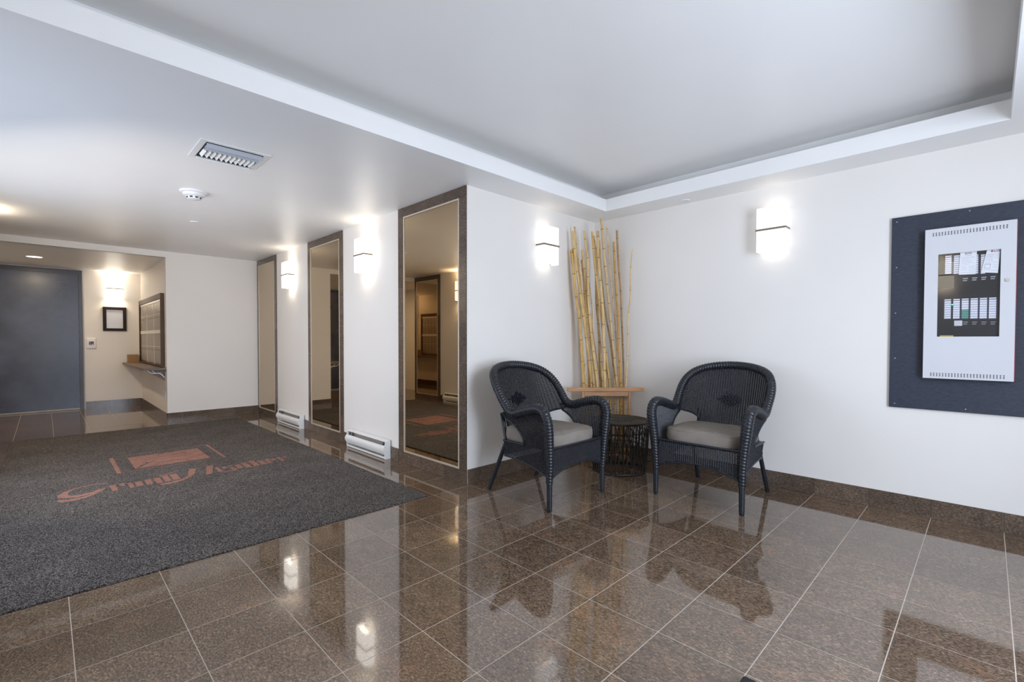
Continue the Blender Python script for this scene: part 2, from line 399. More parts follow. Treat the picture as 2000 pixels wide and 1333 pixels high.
mirror_panel(7.040, 7.870, 7.130, 7.795, .100, 2.225, 'bronze mirror on the opposite hall wall, seen only as a reflection', side=-1)

# ------------------------------------------------------------------ entrance mat with its woven emblem
MT = .009
mt = thing('entrance_mat', 'large dark grey ribbed entrance mat with rust emblem on the granite floor', 'mat', ((MX0+MX1)/2,(MY0+MY1)/2,0))
put(MB().box(MX0,MY0,0,MX1,MY1,MT), 'mat_pile', 'mat', mt, bevel=.003)
def zoomer(ox, oy, sx, sy): return lambda p: tuple(at(ox+p[0]/sx, oy+p[1]/sy, 'Z', MT))[:2]
Z1 = zoomer(100,900,7.692,7.69); Z2 = zoomer(300,880,7.143,7.1375); Z3 = zoomer(200,860,7.692,7.6875)
inl = 0
def inlay(name, poly, zf, h=.0006):
    pts = [zf(p) for p in poly]
    global inl; inl += 1
    put(MB().prism(pts, (0,0,MT-.0004), (1,0,0), (0,1,0), (0,0,h+inl*.00003)), name, 'matlogo', mt)
SW = [
 (Z1, [(90,535),(200,470),(350,418),(500,385),(700,348),(850,340),(850,350),(700,357),(500,394),(360,428),(260,478),(245,525),(320,535),(450,512),(600,480),(700,440),(835,405),(760,458),(600,503),(400,550),(200,567),(90,560)]),
 (Z1, [(60,620),(120,598),(300,586),(500,541),(680,475),(835,405),(700,490),(520,562),(330,608),(150,632)]),
]
for zf, pl in SW: inlay('swash_stroke', pl, zf)
LET = [
 (Z1,[(865,385),(965,365),(1010,445),(930,462)]), (Z1,[(1010,355),(1080,338),(1115,360),(1090,382),(1040,382)]),
 (Z1,[(1140,345),(1200,333),(1255,395),(1195,418)]), (Z1,[(1250,325),(1350,308),(1395,370),(1290,390)]),
 (Z1,[(1395,295),(1490,278),(1535,350),(1440,367)]), (Z1,[(1530,270),(1630,253),(1680,330),(1590,347)]),
 (Z1,[(1650,235),(1740,215),(1810,302),(1720,318)]), (Z1,[(1770,215),(1880,198),(1945,275),(1840,292)]),
 (Z1,[(1640,358),(1780,340),(1900,303),(2000,276),(2000,286),(1800,345),(1660,366)]),
 (Z1,[(1615,234),(1700,203),(1880,162),(1880,168),(1700,211),(1640,240)]),
 (Z2,[(80,472),(250,440),(400,398),(470,365),(500,262),(585,252),(575,322),(520,372),(400,425),(240,468),(90,484)]),
 (Z2,[(590,310),(735,285),(735,288),(590,314)]), (Z2,[(735,225),(835,203),(815,325),(735,342)]),
 (Z2,[(850,245),(890,233),(975,295),(910,302)]), (Z2,[(945,235),(990,222),(1035,245),(980,262)]),
 (Z2,[(1060,240),(1110,233),(1170,265),(1110,275)]), (Z2,[(1120,208),(1190,193),(1262,240),(1185,257)]),
 (Z2,[(1025,222),(1100,205),(1105,215),(1045,232)]),
 (Z2,[(1210,178),(1270,168),(1372,222),(1290,240)]), (Z2,[(1308,150),(1382,142),(1487,205),(1410,220)]),
 (Z2,[(1430,146),(1512,141),(1592,190),(1512,200)]), (Z2,[(1540,130),(1592,120),(1668,172),(1602,183)]),
 (Z2,[(1620,120),(1682,113),(1718,132),(1650,146)]), (Z2,[(1705,105),(1752,93),(1838,140),(1800,157)]),
 (Z2,[(1788,92),(1842,84),(1866,100),(1835,110)]),
 (Z2,[(975,300),(1170,268),(1190,276),(985,308)]), (Z2,[(1290,240),(1410,220),(1412,227),(1292,247)])]
for zf, pl in LET: inlay('letter_stroke', pl, zf)
def rect(x0,y0,x1,y1): put(MB().box(x0,y0,MT-.0004,x1,y1,MT+.0002), 'emblem_border', 'matlogo', mt)
rect(.412,5.08,.442,5.79); rect(1.190,5.08,1.212,5.83); rect(.442,5.08,1.19,5.089); rect(.442,5.815,1.19,5.824)
put(MB().box(.540,5.155,MT-.0004,1.098,5.690,MT+.0002), 'emblem_block', 'matlogo', mt)
for pl, wd in (([(1430,175),(1250,225),(1050,260),(820,290),(700,340),(620,352)],.012), ([(1540,200),(1400,240),(1270,270)],.011), ([(1170,178),(1260,195)],.016),
           ([(750,245),(860,215),(930,190),(1040,180)],.014), ([(600,322),(720,285),(800,262),(1000,235),(1180,200)],.011), ([(600,325),(690,340),(870,330),(1050,300),(1240,290),(1330,310)],.012),
           ([(500,440),(600,380),(690,345)],.02), ([(780,385),(850,350),(1050,312)],.010), ([(590,405),(700,400),(800,372)],.014)):
    pts = [Vector((*Z3(p),MT+.0001)) for p in pl]
    mb = MB().tube(pts, wd, 4, prof=lambda i,k,a,w=wd*.7: (.0004, w*(.4 if i in (0,) else 1)))
    put(mb, 'emblem_feather_line', 'mat', mt)

# ------------------------------------------------------------------ wall sconces
def make_sconce(name, lit='shade'):
    """local: wall plane at y=0, room towards -y; origin at mid height"""
    r = thing(name, '', 'wall light')
    B(-.055,-.012,-.09,.055,0,.09).build('backplate', 'steel', r)
    W, D, Hh, th = .100, .102, .166, .004
    s_ = MB().box(-W,-D,-Hh,W,-D+th,Hh).box(-W,-D+th,-Hh,-W+th,-.012,Hh).box(W-th,-D+th,-Hh,W,-.012,Hh)
    s_.build('glass_shade', lit, r)
    e = .006
    MB().box(-W-e,-D-e,-.007,W+e,-D-.0005,.007).box(-W-e,-D-.0005,-.007,-W-.0005,-.01,.007).box(W+.0005,-D-.0005,-.007,W+e,-.01,.007).build('metal_band', 'nickel', r)
    MB().box(-W-e,-.03,-.004,W+e,-.022,.004).build('band_bracket', 'nickel', r)
    MB().lathe([(.004,-.05),(.018,-.045),(.022,-.02),(.022,.02),(.018,.045),(.004,.05)], (0,-.055,0), 12).build('bulb', lit, r, smooth=True)
    return r
def sconce_light(loc, nrm, power, col):
    for sgn in (1,-1):
        l = bpy.data.lights.new('bulb_light', 'AREA'); l.shape = 'RECTANGLE'; l.size = .15; l.size_y = .06; l.energy = power*(1 if sgn > 0 else .75); l.color = col
        l.spread = math.radians(150)
        o = bpy.data.objects.new('bulb_light', l); COL.objects.link(o)
        o.location = Vector(loc) + Vector(nrm)*.056 + Vector((0,0,sgn*.135))
        o.rotation_euler = Vector((nrm[0]*.15,nrm[1]*.15,sgn)).to_track_quat('-Z','Y').to_euler()
        if abs(nrm[0]) > .5: o.rotation_euler = (0 if sgn < 0 else PI, 0, PI/2)
        else: o.rotation_euler = (0 if sgn < 0 else PI, 0, 0)
SZ = 1.968
s0 = make_sconce('wall_light')
warm = (1,.84,.62); neutral = (1,.90,.78)
defs = [((XM,4.40,SZ), (-1,0), 'box wall light between the nearest and middle hall mirrors', warm, .26),
        ((XM,6.45,SZ), (-1,0), 'box wall light between the middle and farthest hall mirrors', warm, .26),
        ((3.205,YB,SZ), (0,-1), 'box wall light above the left wicker chair', neutral, .05),
        ((XR,1.165,SZ), (-1,0), 'box wall light above the right wicker chair', neutral, .05),
        ((.833,YR,SZ-.008), (0,-1), 'glowing box wall light above the small framed notice', warm, 1.6),
        ((XL,6.38,SZ), (1,0), 'box wall light on the opposite hall wall, seen reflected', warm, 3.2),
        ((XL,.42,SZ), (1,0), 'box wall light beside the entry, reflected in the alarm panel', warm, 3.0)]
for i, (loc, nrm, lab, colr, pw) in enumerate(defs):
    s_ = s0 if i == 0 else copy_tree(s0)
    s_.location = loc
    s_.rotation_euler = (0,0,{(-1,0):-PI/2,(0,-1):0,(1,0):PI/2}[nrm])
    tag(s_, lab, 'wall light', 'frosted glass box wall lights')
    if i == 6:
        for chd in s_.children:
            if chd.name.startswith('glass_shade'): chd.material_slots[0].link = 'OBJECT'; chd.material_slots[0].material = M['shade_hot']
    if i in (2,3):
        for chd in s_.children:
            if chd.name.startswith(('glass_shade','bulb')): chd.material_slots[0].link = 'OBJECT'; chd.material_slots[0].material = M['shade2']
    sconce_light(loc, (*nrm,0), pw, colr)

# ------------------------------------------------------------------ electric baseboard heaters
def heater(y0, y1, X, s, label):
    """s: outward direction of the face along x"""
    r = centred('baseboard_heater', label, 'heater', (X,(y0+y1)/2,0), 'white electric baseboard heaters')
    P = lambda p: X + s*(.012+p)
    H_ = .172
    def ext(poly, ya, yb): return MB().prism(poly, (X+s*.0135,ya,0), (s,0,0), (0,0,1), (0,yb-ya,0))
    put(ext([(0,.0),(.004,.0),(.004,H_-.004),(0,H_-.004)], y0+.01, y1-.01), 'back_plate', 'white_enamel', r)
    put(ext([(0,H_-.003),(.048,H_-.012),(.050,H_-.009),(.004,H_+.002),(0,H_+.002)], y0+.004, y1-.004), 'top_hood', 'white_enamel', r)
    cov = [(.052,.125),(.062,.118),(.072,.103),(.074,.085),(.070,.070),(.062,.056),(.058,.044)]
    cov2 = [(x-.003, z) for x, z in reversed(cov)]
    put(ext(cov+cov2, y0+.012, y1-.012), 'front_cover', 'white_enamel', r, smooth=True)
    put(ext([(.004,.004),(.058,.004),(.060,.024),(.057,.024),(.055,.008),(.004,.008)], y0+.012, y1-.012), 'bottom_rail', 'white_enamel', r)
    put(ext([(.012,.045),(.045,.045),(.045,.115),(.012,.115)], y0+.07, y1-.07), 'heating_element', 'steel', r)
    put(ext([(.0045,.010),(.011,.010),(.011,.140),(.0045,.140)], y0+.03, y1-.03), 'inner_reflector', 'mailalu', r)
    ep = [(0,0),(.056,0),(.060,.022),(.058,.044),(.066,.054),(.076,.072),(.079,.090),(.076,.106),(.066,.122),(.056,.134),(.053,.158),(.056,H_-.006),(.0,H_+.004)]
    for ya, yb in ((y0,y0+.010),(y1-.010,y1)):
        put(ext(ep, ya, yb), 'end_cap', 'white_enamel', r)
    for ya, yb in ((y0+.013,y0+.075),(y1-.075,y1-.013)):
        put(ext([(.046,.128),(.049,.128),(.050,.153),(.047,.155)], ya, yb) if False else ext([(.030,.120),(.045,.120),(.045,.150),(.030,.156)], ya, yb), 'junction_box', 'steel', r)
        cy = (ya+yb)/2
        put(MB().tube([(X+s*.058,cy,.137),(X+s*.062,cy,.137)], .010, 12), 'knockout', 'dark', r)
    return r
heater(3.965, 4.755, XM, -1, 'white baseboard heater between the nearest and middle hall mirrors')
heater(6.055, 6.84, XM, -1, 'white baseboard heater between the middle and farthest hall mirrors')
heater(5.98, 6.86, XL, 1, 'white baseboard heater on the opposite hall wall, seen reflected')

# ------------------------------------------------------------------ ceiling fittings
v = centred('ceiling_vent', 'white rectangular air register with slatted blades in the low ceiling', 'vent', (.865,3.473,HC))
x0,x1,y0,y1 = .671,1.060,3.287,3.660
fr = MB().box(x0,y0,HC-.006,x1,y0+.03,HC).box(x0,y1-.03,HC-.006,x1,y1,HC).box(x0,y0+.03,HC-.006,x0+.035,y1-.03,HC).box(x1-.035,y0+.03,HC-.006,x1,y1-.03,HC)
put(fr, 'flange', 'white_enamel', v, bevel=.002)
put(B(x0+.035,y0+.03,HC-.0025,x1-.035,y1-.03,HC-.0005), 'duct_opening', 'dark', v)
for k, yy in enumerate((y0+.045, y0+.095)):
    put(MB().prism([(0,0),(.028,-.020),(.031,-.018),(.003,.002)], (x0+.04,yy,HC-.006), (0,1,0), (0,0,1), (x1-x0-.08,0,0)), 'long_blade', 'blade', v)
for k in range(11):
    xx = x0+.045+k*.0275
    put(MB().prism([(0,0),(.012,-.018),(.015,-.018),(.003,0)], (xx,y0+.15,HC-.0045), (1,0,0), (0,0,1), (0,.125,0)), 'fin', 'white_enamel', v)
put(MB().tube([(x0+.04,y1-.045,HC-.014),(x1-.04,y1-.045,HC-.014)], .011, 10), 'damper_bar', 'white_enamel', v, smooth=True)
put(B(x0+.04,y0+.128,HC-.018,x1-.04,y0+.134,HC-.003), 'divider', 'steel', v)
sd = thing('smoke_detector', 'white round smoke detector on the low ceiling below the air register', 'smoke detector', (.873,4.54,HC))
MB().lathe([(.098,0),(.096,-.010),(.083,-.016),(.080,-.0165)], n=40).build('base_ring', 'white_plastic', sd, smooth=True)
MB().lathe([(.078,-.016),(.072,-.032),(.052,-.040),(.050,-.0405)], n=40).build('body', 'white_plastic', sd, smooth=True)
MB().lathe([(.049,-.040),(.047,-.056),(.040,-.060),(.0,-.061)], n=32).build('sensor_cap', 'white_plastic', sd, smooth=True)
for k in range(8):
    a = k*PI/4+.2; MB().box(-.010,-.0015,-.005,.010,.0015,.005).build('sensor_slot', 'dark', sd)
    q = bpy.data.objects[-1] if False else sd.children[-1]
    q.location = (.0485*math.cos(a), .0485*math.sin(a), -.048); q.rotation_euler = (0,0,a+PI/2)
def cover(loc, label):
    r = thing('sprinkler_cover', label, 'ceiling cover', loc, group='flat white sprinkler covers')
    MB().lathe([(.043,0),(.043,-.004),(.040,-.007),(.0,-.0075)], n=32).build('disc', 'white_plastic', r, smooth=True)
    MB().lathe([(.030,.004),(.030,0)], n=24).build('collar', 'steel', r)
cover((1.10,5.69,HC), 'flat white sprinkler cover on the low ceiling beyond the smoke detector')
cover((3.905,1.84,HC), 'flat white sprinkler cover on the soffit above the right wall')
dl = thing('downlight', 'lit round recessed downlight in the ceiling before the dark door', 'downlight', (-.085,9.08,HR))
MB().lathe([(.095,0),(.093,-.004),(.080,-.004),(.078,0)], n=32).build('trim_ring', 'white_plastic', dl, smooth=True)
MB().lathe([(.078,-.001),(.0,-.0015)], n=32).build('lens', 'bulb', dl)
l = bpy.data.lights.new('downlight_lamp', 'AREA'); l.shape = 'DISK'; l.size = .14; l.energy = 14; l.color = (1,.82,.6)
o = bpy.data.objects.new('downlight_lamp', l); COL.objects.link(o); o.location = (-.085,9.08,HR-.006)

# ------------------------------------------------------------------ recess: door, notice, switch, shelf, mail boxes
FX = .437; LX = .390; LT = 2.152; FT = 2.222
dr = struct('door_1', MB().box(-.60,YR-.012,.012, LX,YR-.001,LT), 'door')
MB().lathe([(.006,0),(.010,.006),(.010,.012),(.004,.018)], n=12).build('door_stud', 'steel', dr)
q = dr.children[-1]; q.location = (.172,YR-.012,2.022); q.rotation_euler = (PI/2,0,0)
MB().box(-.60,YR-.022,.010,LX,YR-.0125,.022).build('door_sweep', 'mailalu', dr)
struct('trim_4', MB().box(LX+.004,YR-.040,0,FX,YR-.0005,FT).box(-.66,YR-.040,LT+.004,LX+.004,YR-.0005,FT).box(-.66,YR-.04,0,-.604,YR-.0005,LT+.004), 'doorframe')
nf = centred('picture_frame', 'small square dark wooden frame holding a pale notice beside the door', 'picture frame', (.832,YR,1.46))
a0,a1,b0,b1 = .682,.984,1.262,1.660
put(MB().box(a0,YR-.022,b0,a1,YR-.001,b0+.045).box(a0,YR-.022,b1-.045,a1,YR-.001,b1).box(a0,YR-.022,b0+.045,a0+.045,YR-.001,b1-.045).box(a1-.045,YR-.022,b0+.045,a1,YR-.001,b1-.045), 'frame', 'black_frame', nf, bevel=.003)
put(B(a0+.045,YR-.008,b0+.045,a1-.045,YR-.002,b1-.045), 'notice_sheet', 'plate_grey', nf)
swt = centred('entry_keypad', 'white square wall keypad with a small dark button block beside the door', 'keypad', (.535,YR,1.058))
put(MB().box(.478,YR-.020,.975,.594,YR-.0005,1.142), 'plate', 'white_plastic', swt, bevel=.008, seg=3, smooth=True)
put(B(.507,YR-.023,1.032,.566,YR-.0201,1.088), 'button_block', 'ink', swt)
for (xx, zz, mm_) in ((.509,1.062,'inkg'),(.538,1.062,'red'),(.509,1.036,'inkg'),(.538,1.036,'label_w')):
    put(B(xx+.003,YR-.0245,zz+.002,xx+.022,YR-.0231,zz+.016), 'button', mm_, swt)
sh = centred('wall_shelf', 'dark brown wall shelf below the mail boxes in the recess', 'shelf', (1.05,9.0,.72))
put(B(.925,7.92,.705,XS-.001,YR-.002,.735), 'shelf_board', 'shelfwood', sh, bevel=.002)
for yy in (8.02,):
    put(MB().prism([(0,0),(-.20,0),(-.20,-.012),(-.012,-.15),(0,-.15)], (XS-.001,yy+.03,.704), (1,0,0), (0,0,1), (0,.012,0)), 'shelf_bracket', 'shelfwood', sh)
for yy, xo in ((7.99,0),(8.03,.055)):
    pts = [(XS-.20+xo+(.19-xo)*t, yy, .700-.02*math.sin(PI*t*2)*1-.105*t**1.4) for t in [i/10 for i in range(11)]]
    put(MB().tube(pts, .006, 6), 'wire_brace', 'mailrail', sh, smooth=True)
bx = centred('cardboard_box', 'small open cardboard box on the shelf against the recess back wall', 'box', (1.07,YR-.12,.735))
put(MB().box(.985,YR-.22,.7352,XS-.06,YR-.215,.865).box(.985,YR-.02,.7352,XS-.06,YR-.015,.865).box(.985,YR-.215,.7352,.989,YR-.02,.865).box(XS-.064,YR-.215,.7352,XS-.06,YR-.02,.865), 'box_walls', 'cardboard', bx)
put(B(.989,YR-.215,.7352,XS-.064,YR-.02,.739), 'box_base', 'cardboard', bx)
ml = centred('mailbox_bank', 'bank of narrow grey mail boxes in a brown frame on the recess side wall', 'mailbox', (XS,9.0,1.25))
my0,my1,mz0,mz1 = 8.02,10.10,.745,1.765
put(MB().box(XS-.045,my0,mz0,XS-.001,my0+.03,mz1).box(XS-.045,my1-.03,mz0,XS-.001,my1,mz1).box(XS-.045,my0+.03,mz1-.07,XS-.001,my1-.03,mz1).box(XS-.045,my0+.03,mz0,XS-.001,my1-.03,mz0+.02), 'frame', 'dkwood', ml)
put(B(XS-.012,my0+.03,mz0+.02,XS-.001,my1-.03,mz1-.07), 'back_panel', 'mailalu', ml)
nz = [(mz0+.035,1.205),(1.265,mz1-.105)]
secw = (my1-my0-.06)/3
for s_i in range(3):
    ya = my0+.03+s_i*secw
    for (za, zb) in nz:
        n_ = 5; dw = (secw-.03)/n_
        for k in range(n_):
            yk = ya+.015+k*dw
            dd = put(B(XS-.024,yk+.004,za,XS-.0125,yk+dw-.004,zb), 'mail_door', 'mailalu', ml, bevel=.002, seg=1)
            sub(B(XS-.0262,yk+dw*.5-.028,(za+zb)/2+.02,XS-.0245,yk+dw*.5+.028,(za+zb)/2+.034), 'name_slot', 'mailrail', dd, ml)
            sub(MB().tube([(XS-.024,yk+dw*.5,(za+zb)/2-.02),(XS-.030,yk+dw*.5,(za+zb)/2-.02)], .008, 8), 'lock', 'steel', dd, ml)
put(MB().box(XS-.028,my0+.03,1.210,XS-.0125,my1-.03,1.262), 'middle_rail', 'mailrail', ml)
put(MB().box(XS-.028,my0+.03,mz1-.102,XS-.0125,my1-.03,mz1-.0705), 'top_rail', 'mailrail', ml)
for s_i in (1,2):
    yy = my0+.03+s_i*secw; put(MB().box(XS-.028,yy-.008,mz0+.02,XS-.0125,yy+.008,1.21), 'divider', 'mailrail', ml); put(MB().box(XS-.028,yy-.008,1.262,XS-.0125,yy+.008,mz1-.102), 'divider', 'mailrail', ml)
ot = centred('wall_outlet', 'small white wall outlet low on the recess side wall near its corner', 'outlet', (XS,8.02,.345))
put(B(XS-.006,7.985,.288,XS-.0005,8.055,.403), 'cover_plate', 'white_plastic', ot, bevel=.002)
for zz in (.318,.372): put(B(XS-.0075,8.005,zz-.014,XS-.0062,8.035,zz+.014), 'socket', 'plate_grey', ot)

# ------------------------------------------------------------------ fire alarm board and cabinet
fb = centred('backing_board', 'dark navy painted plywood board with screws on the right wall', 'board', (XR,.0,1.3))
put(B(XR-.020,-1.05,.687,XR-.0005,.457,1.932), 'board', 'board', fb, bevel=.002)
for p in [(1752,434),(1894,412),(1751,523),(1749,612),(1748,700),(1747,788),(1886,800)]:
    w_ = at(p[0], p[1], 'X', XR-.022)
    put(MB().tube([(XR-.0202,w_.y,w_.z),(XR-.025,w_.y,w_.z)], .0036, 8), 'screw', 'steel', fb)
fa = centred('alarm_cabinet', 'white metal alarm cabinet with a window onto label columns, on the navy board', 'alarm panel', (XR-.02,.09,1.35))
XF = 3.930                                   # front face of the cabinet door
cy0,cy1,cz0,cz1 = -.108,.286,.892,1.818
wy0,wy1,wz0,wz1 = -.046,.223,1.151,1.658
put(MB().box(XF+.006,cy0-.003,cz0+.004,XR-.0205,cy0+.004,cz1-.004).box(XF+.006,cy1-.008,cz0+.004,XR-.0205,cy1-.004,cz1-.004).box(XF+.006,cy0+.008,cz0+.004,XR-.0205,cy1-.008,cz0+.008).box(XF+.006,cy0+.008,cz1-.008,XR-.0205,cy1-.008,cz1-.004), 'cabinet_box', 'red', fa)
# door built as strips round the window and round two bands of square holes
dm = MB()
hz = [(1.772,1.796),(.904,.928)]             # bands
hy0, hy1 = -.079,.251
def strip(ya,za,yb,zb): dm.box(XF,ya,za,XF+.005,yb,zb)
strip(cy0,cz0,cy1,.904); strip(cy0,.928,cy1,wz0); strip(cy0,wz0,wy0,wz1); strip(wy1,wz0,cy1,wz1); strip(cy0,wz1,cy1,1.772); strip(cy0,1.796,cy1,cz1)
nh = 24; ph = (hy1-hy0)/nh; hw = .0062
for (za, zb) in hz:
    strip(cy0,za,hy0,zb); strip(hy1,za,cy1,zb)
    for k in range(nh):
        a = hy0+k*ph; strip(a,za,a+(ph-hw),zb) 
        b_ = a+(ph-hw)
        for j in range(4):
            zz = za + j*(zb-za)/3.0
            h0 = zz-.0016; h1 = zz+.0016
            strip(b_, max(za,h0), a+ph, min(zb,h1))
put(dm, 'cabinet_door', 'cab', fa)
put(B(XF+.020,cy0+.010,cz0+.010,XF+.024,cy1-.010,cz1-.010), 'dead_front', 'black', fa)
put(B(XF+.0055,wy0-.004,wz0-.004,XF+.0075,wy1+.004,wz1+.004), 'window_pane', 'glass', fa)
put(MB().tube([(XF-.0005,-.074,1.476),(XF-.008,-.074,1.476)], .0095, 16), 'lock', 'steel', fa)
XI = XF+.020
def on_panel(p, ox=1820, oy=470, s_=6.667): w_ = at(ox+p[0]/s_, oy+p[1]/s_, 'X', XI); return w_.y, w_.z
cols = [(165,250),(280,365),(390,480),(505,600),(625,720),(745,840)]
def module(cols, ytop, ybot, hdr, nrow, greens=(), skew=0):
    for ci, (xa, xb) in enumerate(cols):
        yt = ytop - ci*4.4*(1 if skew else 1); yb = ybot - ci*.8
        ya_, zt = on_panel((xa, yt)); yb_, _ = on_panel((xb, yt)); _, zb = on_panel((xa, yb))
        put(B(XI-.0025,yb_,zt+.003,XI-.0002,ya_,zt+.010), 'header_strip', 'label_w', fa)
        rh = (zt-zb)/nrow
        for r_ in range(nrow):
            m_ = 'label_g' if (ci in greens and r_ >= nrow//2) else 'label_w'
            put(B(XI-.0020,yb_,zb+(nrow-1-r_)*rh+.0012,XI-.0002,ya_,zb+(nrow-r_)*rh-.0008), 'label_strip', m_, fa)
        put(B(XI-.0015,yb_-.0055,zb,XI-.0002,yb_-.001,zt), 'button_column', 'ink' , fa)
module(cols, 790, 1022, 770, 8, greens=(2,))
module([(175,258),(288,365),(395,480),(510,605),(640,700)], 225, 440, 210, 8)
for i, xx in enumerate((400,520,640,760)):
    for (dy, ww) in ((0,70),(26,60)):
        a = on_panel((xx+5, 492-i*8+dy)); b_ = on_panel((xx+ww, 500-i*8+dy))
        put(B(XI-.0012,b_[0],b_[1],XI-.0002,a[0],a[1]), 'printed_line', 'inkg', fa)
        a = on_panel((xx+5, 1060+dy)); b_ = on_panel((xx+ww, 1066+dy))
        put(B(XI-.0012,b_[0],b_[1],XI-.0002,a[0],a[1]), 'printed_line', 'inkg', fa)
a = on_panel((292,1045)); b_ = on_panel((395,1112)); put(B(XI-.004,b_[0],b_[1],XI-.0002,a[0],a[1]), 'key_card', 'plate_grey', fa)
a = on_panel((103,1238)); b_ = on_panel((280,1256)); put(B(XI-.003,b_[0],b_[1],XI-.0002,a[0],a[1]), 'warning_strip', 'yellow', fa)
a = on_panel((265,836)); put(MB().tube([(XI-.0035,a[0],a[1]),(XI-.0005,a[0],a[1])], .0035, 10), 'status_lamp', 'greenl', fa)
# two service sheets taped inside the window
def sheet(name, quad, label, dx):
    pts = [on_panel(p) for p in quad]; X_ = XI-dx
    r = tag(MB().prism([(y,z) for y, z in pts], (X_,0,0), (0,1,0), (0,0,1), (.0006,0,0)).build(name, 'paper', None), label, 'paper'); return r, X_
def lines(r, X_, quad, rows, m_='inkg'):
    tl, tr_, br, bl = [Vector(on_panel(p)) for p in quad]
    P = lambda u, v: tl.lerp(tr_, u).lerp(bl.lerp(br, u), v)
    for (u0,u1,v0,v1) in rows:
        q = [P(u0,v0),P(u1,v0),P(u1,v1),P(u0,v1)]
        MB().prism([tuple(x) for x in q], (X_-.0003,0,0), (0,1,0), (0,0,1), (.0003,0,0)).build('printed_line', m_, r)
def text3d(body, loc, size, m_, parent, rz=0, shear=0, tilt=0):
    cu = bpy.data.curves.new('lettering', 'FONT'); cu.body = body; cu.size = size; cu.extrude = .0002; cu.shear = shear; cu.offset = size*.02
    cu.align_x = 'CENTER'; cu.resolution_u = 2
    ob = bpy.data.objects.new('lettering', cu); COL.objects.link(ob)
    bpy.context.view_layer.update()
    me = bpy.data.meshes.new_from_object(ob.evaluated_get(bpy.context.evaluated_depsgraph_get())); bpy.data.objects.remove(ob)
    # on the wall x=const seen from -x: letters run towards -y
    R_ = Matrix(((0,0,-1),(-1,0,0),(0,1,0))).to_4x4()
    me.transform(R_ @ Matrix.Rotation(tilt, 4, 'Z')); me.transform(Matrix.Translation(loc)); me.materials.clear(); me.materials.append(M[m_])
    o2 = bpy.data.objects.new('lettering', me); COL.objects.link(o2); o2.parent = parent; return o2
Q1 = [(372,160),(588,140),(570,440),(348,448)]; r1, xs1 = sheet('service_sheet', Q1, 'upright white service sheet in the alarm cabinet window', .0060)
L1 = [(.1,.9,.24,.255),(.12,.55,.30,.31),(.12,.8,.36,.37),(.12,.7,.42,.43),(.12,.85,.48,.49),(.12,.6,.54,.55),(.1,.48,.62,.63),(.1,.45,.68,.69),(.1,.48,.74,.75),(.1,.45,.80,.81),(.55,.92,.62,.63),(.55,.92,.68,.69),(.55,.92,.74,.75),(.55,.92,.82,.83),(.1,.92,.90,.91),(.3,.7,.155,.17)]
lines(r1, xs1, Q1, L1)
p_ = on_panel((474,180)); text3d('ELITE', (xs1-.0004,p_[0],p_[1]), .0125, 'ink', r1)
Q2 = [(720,125),(893,110),(860,425),(638,418)]; r2, xs2 = sheet('service_sheet', Q2, 'slanted white service sheet at the right of the alarm cabinet window', .0070)
L2 = [(.08,.6,.20,.215),(.08,.55,.24,.25),(.08,.6,.28,.29),(.08,.5,.32,.33),(.08,.6,.36,.37),(.08,.55,.42,.43),(.08,.6,.46,.47),(.08,.95,.54,.55),(.66,.95,.20,.21),(.66,.95,.28,.29),(.66,.95,.36,.37),(.12,.5,.62,.65),(.12,.15,.62,.82),(.47,.5,.62,.82),(.12,.5,.80,.82),(.6,.95,.64,.65),(.6,.95,.74,.75),(.1,.95,.88,.89)]
lines(r2, xs2, Q2, L2)
p_ = on_panel((846,148)); text3d('ELITE', (xs2-.0004,p_[0],p_[1]), .0115, 'ink', r2)
p_ = on_panel((782,138)); put_ = MB().prism([(0,.006),(.005,.002),(.004,-.006),(-.004,-.007),(-.003,.001)], (xs2-.0005,p_[0],p_[1]), (0,-1,0), (0,0,1), (.0004,0,0)).build('red_mark', 'red', r2)

# ------------------------------------------------------------------ wicker armchair
def catmull(P, n):
    P = [Vector(p) for p in P]; out = []
    for i in range(len(P)-1):
        p0 = P[max(i-1,0)]; p1 = P[i]; p2 = P[i+1]; p3 = P[min(i+2,len(P)-1)]
        for k in range(n):
            t = k/n; out.append(.5*((2*p1)+(p2-p0)*t+(2*p0-5*p1+4*p2-p3)*t*t+(3*p1-p0-3*p2+p3)*t**3))
    out.append(P[-1]); return out
def resample(P, step):
    out = [P[0]]; acc = 0
    for a, b in zip(P, P[1:]):
        L = (b-a).length; d = step-acc
        while d <= L: out.append(a.lerp(b, d/L)); d += step
        acc = L-(d-step)
    return out
def braid(path, R, parent, name='braided_rim', step=.0026, n=16, m='wicker', per=.0125, dep=.16):
    P = resample(path, step)
    def prof(i, k, a):
        s = i*step
        d = abs(math.sin(PI*s/per + 1.0*a)); e = abs(math.sin(PI*s/per - 1.0*a + 1.2))
        return 1-dep + dep*max(d, e*.9)*(.7+.3*abs(math.sin(a*4)))
    return MB().tube(P, R, n, prof=prof).build(name, m, parent, smooth='all', normals=False)
def weave(P, N, us, vs, mask, amp=.0030, hh=.0024, ht=.0015, sr=.0032):
    """P(u,v): point, N(u,v): normal; stakes at us, strands at vs"""
    mb = MB()
    for i, u in enumerate(us):
        run = []
        for v_ in list(vs[::4])+[None]:
            if v_ is not None and mask(u, v_): run.append(P(u,v_))
            else:
                if len(run) > 1: mb.tube(run, sr, 4)
                run = []
    for j, v_ in enumerate(vs):
        run = []
        for i, u in enumerate(list(us)+[None]):
            if u is not None and mask(u, v_):
                n_ = N(u,v_); run.append(P(u,v_) + n_*(amp*(1 if (i+j)%2 else -1)))
            else:
                if len(run) > 1: mb.tube(run, 1, 4, cap=False, up=Vector((0,0,1)), prof=lambda i,k,a: (hh, ht))
                run = []
    return mb
